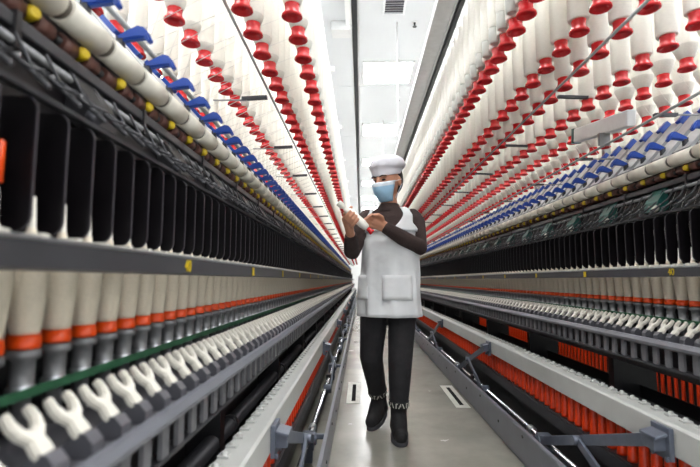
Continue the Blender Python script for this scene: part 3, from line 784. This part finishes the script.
# eyes
for s in (-1, 1):
    b = MB(); b.ellipsoid(hp(.032 * s, -.087, .008), (.016, .007, .0055), 12, 8, R=HR); o = b.build('eye', M['eye']); o.parent = WO
    b = MB(); b.tube([hp(.014 * s, -.098, .028), hp(.032 * s, -.097, .034), hp(.052 * s, -.084, .029)], .0035, 8); o = b.build('eyebrow', M['hair']); o.parent = WO
# hair at the nape
b = MB(); b.ellipsoid(hp(0, .026, .012), (.080, .088, .108), 24, 16, R=HR, fn=lambda p: Vector((p.x, max(p.y, -.015 + .25 * max(0, p.z)), p.z))); organic('hair', b, M['hair'], .005, smooth=2)
# sweater
b = MB(); torso(b, .84, 1.345, .002)
b.rings([[Vector((-.001, -.004, 0)) + Vector((math.cos(2 * math.pi * k / 24) * r, math.sin(2 * math.pi * k / 24) * r * 1.0, z)) for k in range(24)] for z, r in ((1.32, .078), (1.345, .066), (1.362, .060), (1.368, .055))])
def sleeve(S_, E_, W_, k):
    S_, E_, W_ = map(Vector, (S_, E_, W_)); mid = (S_ + E_) / 2; m2 = (E_ + W_) / 2; i = Vector((k * -.012, .012, .0))
    b.tube([S_ + i, S_ * .8 + E_ * .2, mid, E_, m2 + Vector((0, 0, -.004)), W_ * .96 + E_ * .04], [.058, .060, .054, .049, .044, .034], 18)
sleeve(SHL, ELL, WRL, 1); sleeve(SHR, ELR, WRR, -1)
organic('sweater', b, M['sweater'], .006, smooth=3)
# trousers
b = MB(); torso(b, .80, .93, .004)
for A_, B_, C_ in ((HIPR, KNR, ANR), (HIPL, KNL, ANL)):
    A_, B_, C_ = map(Vector, (A_, B_, C_)); lowr = C_ + (B_ - C_) * (.30 if A_.x < 0 else .34)
    b.tube([A_, A_ * .6 + B_ * .4, B_, B_ * .5 + lowr * .5, lowr], [.088, .083, .070, .064, .056], 20)
b.ellipsoid((0, .0, .80), (.13, .10, .09), 20, 12)
organic('trousers', b, M['trousers'], .007, smooth=3)
# cuffs with pale lettering-like marks
def cuff(cen, axis, r, hgt):
    ax = Vector(axis).normalized(); b = MB(); b.lathe([(r, -hgt / 2), (r + .004, -hgt * .3), (r + .004, hgt * .3), (r, hgt / 2)], 24, cen, axis=ax)
    o = b.build('trouser_cuff', M['cuff']); o.parent = WO
    t = Vector((1, 0, 0)); rr = ax.cross(t).normalized(); uu = ax.cross(rr); c = MB()
    for k in range(18):
        a = 2 * math.pi * k / 18; l = rr * math.cos(a) + uu * math.sin(a); tg = ax.cross(l)
        p = Vector(cen) + l * (r + .0045); sl = (.006, -.006, 0)[k % 3]
        c.bar(p - ax * hgt * .32 - tg * sl, p + ax * hgt * .32 + tg * sl, .0055, .002, up=l)
        if k % 3 == 2: c.bar(p + ax * hgt * .3, p + ax * hgt * .3 + tg * .009, .005, .002, up=l)
        if k % 3 == 0: c.bar(p, p + tg * .008, .005, .002, up=l)
    o2 = c.build('lettering', M['cuff_mark']); o2.parent = o
kn = Vector(KNL); an = Vector(ANL); cuff(an + (kn - an) * .31, kn - an, .056, .042)
kn = Vector(KNR); an = Vector(ANR); cuff(an + (kn - an) * .27, kn - an, .056, .042)
# boots
def boot(An, To, Sh, tag_):
    An, To, Sh = map(Vector, (An, To, Sh)); f = (To - An); up = (Sh - An).normalized()
    fd = (f - up * f.dot(up)).normalized(); sd = up.cross(fd).normalized()
    B = MB(); heel = An - up * .045 - fd * .03
    ball = To
    B.tube([Sh, An + up * .02, An - up * .03], [.050, .046, .050], 16)
    B.tube([heel, (heel + ball) / 2 + up * .006, ball], [.043, .046, .045], 16)
    B.tube([An + up * .035 + fd * .004, An * .45 + ball * .55 + up * .012, ball + up * .002], [.047, .046, .040], 16)
    B.tube([ball, ball + (ball - heel).normalized() * .035], [.045, .036], 16)
    o = organic('boot', B, M['boot'], .005, smooth=3)
    so = MB(); ax = (ball - heel).normalized(); dn = ax.cross(sd).normalized()
    if dn.dot(up) > 0: dn = -dn
    L = (ball - heel).length + .065; ring = []
    for k in range(28):
        a = 2 * math.pi * k / 28; u = math.cos(a); v = math.sin(a)
        ring.append((u, v * (.050 if u > 0 else .046) * (abs(v) ** -.15 if abs(v) > .05 else 1)))
    c0 = (heel + ball) / 2 + ax * .012
    so.rings([[c0 + ax * u * (L / 2 + .018) * k + sd * v * k + dn * h for u, v in ring] for h, k in ((.022, .97), (.024, 1.0), (.046, 1.0), (.049, .97))])
    o2 = so.build('sole', M['sole']); o2.parent = o
boot(ANL, (.046, -.075, .05), (.045, .008, .215), 'l')
boot(ANR, (-.100, .185, .060), (-.062, .262, .235), 'r')
# apron
b = MB()
def strip(z_list, lo, hi, n, off, fl):
    rows = []
    for z in z_list:
        a0, a1 = lo(z), hi(z); row = []
        for i in range(n + 1):
            a = a0 + (a1 - a0) * i / n
            mr = (.158 + fl * max(0, 1.0 - z) * .07, .122) if z < 1.15 else None
            wv = (.006 * math.sin(a * 8 + z * 6) + .005 * math.sin(a * 3.1 - z * 17) + .003 * math.sin(a * 15 + z * 3)) * max(0, min(1, (1.12 - z) / .2)) + .004
            p = torso_pt(z, a, off + wv, mr)
            row.append(p)
        rows.append(row)
    b.rings(rows, cap=False, closed=False)
ZS = 1.19
def Aout(z):
    if z < 1.12: return math.radians(122)
    return math.radians(122 - 62 * min(1, (z - 1.12) / .12))
def Ain(z): return math.radians(40) * min(1, max(0, (z - ZS) / .11)) ** .42
zl = [.70 + (ZS - .70) * i / 22 for i in range(23)]
strip(zl, lambda z: -Aout(z), lambda z: Aout(z), 48, .012, 1.0)
zt = [ZS + (1.335 - ZS) * i / 12 for i in range(13)]
strip(zt, Ain, lambda z: max(Aout(z), Ain(z) + .40), 10, .016, 0); strip(zt, lambda z: -max(Aout(z), Ain(z) + .40), lambda z: -Ain(z), 10, .016, 0)
ap = b.build('apron', M['apron'], merge=True); ap.parent = WO
m = ap.modifiers.new('t', 'SOLIDIFY'); m.thickness = .004; m.offset = 1
# shoulder straps over the back
for s in (-1, 1):
    b = MB(); rows = []
    for i in range(9):
        t = i / 8; pa = torso_pt(1.33, s * math.radians(58), .012); pb = torso_pt(1.20, s * math.radians(150), .014)
        top = (pa + pb) / 2 + Vector((0, 0, .075)); p = pa * (1 - t) ** 2 + top * 2 * t * (1 - t) + pb * t * t
        sdv = Matrix.Rotation(YAW, 3, 'Z') @ Vector((1, 0, 0)); rows.append([p - sdv * .022, p + sdv * .022])
    b.rings(rows, cap=False, closed=False); o = b.build('strap', M['apron']); o.parent = ap
    m = o.modifiers.new('t', 'SOLIDIFY'); m.thickness = .004
# pockets
def pocket(a0, a1, z0, z1):
    b = MB(); rows = []
    for i in range(7):
        z = z0 + (z1 - z0) * i / 6; rows.append([torso_pt(z, a0 + (a1 - a0) * k / 8, .025, (.158 + max(0, 1 - z) * .07, .122)) for k in range(9)])
    b.rings(rows, cap=False, closed=False); o = b.build('pocket', M['apron']); o.parent = ap
    m = o.modifiers.new('t', 'SOLIDIFY'); m.thickness = .002; m.offset = 1
pocket(math.radians(2), math.radians(58), .80, .94); pocket(math.radians(-78), math.radians(-26), .80, .94)
# mask
b = MB(); rows = []
for j in range(11):
    v = j / 10; z = -.004 - .118 * v; row = []
    wd = math.radians(68 - 12 * v)
    for i in range(21):
        a = -wd + 2 * wd * i / 20
        ry = .112 - .040 * max(0, v - .5) ** 1.5 / .35 - .02 * max(0, .15 - v); rx = .083 - .034 * v ** 1.5
        bul = .018 * math.exp(-(a / .42) ** 2) * math.exp(-((v - .25) / .35) ** 2) + (.0018 if j % 3 == 1 else 0)
        row.append(hp(math.sin(a) * (rx + .004), -math.cos(a) * (ry + bul), z))
    rows.append(row)
b.rings(rows, cap=False, closed=False)
mk = b.build('face_mask', [M['mask'], M['mask_white']]); mk.parent = WO
for p in mk.data.polygons:
    if p.index < 40: p.material_index = 1
m = mk.modifiers.new('t', 'SOLIDIFY'); m.thickness = .002
for s in (-1, 1):
    b = MB()
    for z in (-.012, -.105): b.tube([hp(s * .072, -.040 if z > -.05 else -.05, z), hp(s * .079, -.01, z * .6), hp(s * .082, .026, -.004 if z > -.05 else -.03)], .0018, 6)
    o = b.build('ear_loop', M['mask_white']); o.parent = mk
# cap
b = MB(); n = 36; rows = []
prof = [(.088, .050, 0), (.093, .052, 0), (.0945, .076, 0), (.098, .082, 0), (.110, .092, .004), (.114, .108, .010), (.109, .128, .014), (.094, .147, .017), (.066, .160, .018), (.035, .167, .018), (.008, .169, .018)]
for r, z, sh in prof:
    row = []
    for k in range(n):
        a = 2 * math.pi * k / n; ruf = 1 + .022 * math.sin(a * 11) * (1 if .09 < z < .15 else .25) + .015 * math.sin(a * 5 + 1)
        row.append(hp(math.sin(a) * r * .90 * ruf + sh * .5, -math.cos(a) * r * 1.08 * ruf + sh * 1.3 + .004, z - .02 - .02 * (-math.cos(a)) * (0 if z < .08 else 1.0) * (1 if z < .15 else .3)))
    rows.append(row)
b.rings(rows, cap=False); cp_ = b.build('cap', M['cap']); cp_.parent = WO
m = cp_.modifiers.new('s', 'SUBSURF'); m.levels = 1; m.render_levels = 1
# the cop in her hands
o = IC = tag(empty('inspected_cop', (PX + C1.x * 1.02, PY + C1.y * 1.02, C1.z * 1.02)), 'white yarn cop with red end held up in the woman\'s hands', 'yarn cop')
b = MB(); b.lathe([(.012, .035), (.019, .045), (.0235, .07), (.0245, .13), (.0235, .165), (.015, .19), (.0095, .20)], 20, axis=-ca)
c = b.build('yarn', M['roving']); c.parent = o
b = MB(); b.lathe([(.015, 0), (.017, .005), (.013, .014), (.011, .036)], 16, axis=-ca); c = b.build('tube_end', M['red']); c.parent = o
b = MB(); b.lathe([(.009, .20), (.011, .205), (.017, .215), (.018, .238), (.014, .243)], 16, axis=-ca); c = b.build('tube_tip', M['tip']); c.parent = o
WO.scale = (1.02, 1.02, 1.02)
IC.scale = (1.02, 1.02, 1.02)
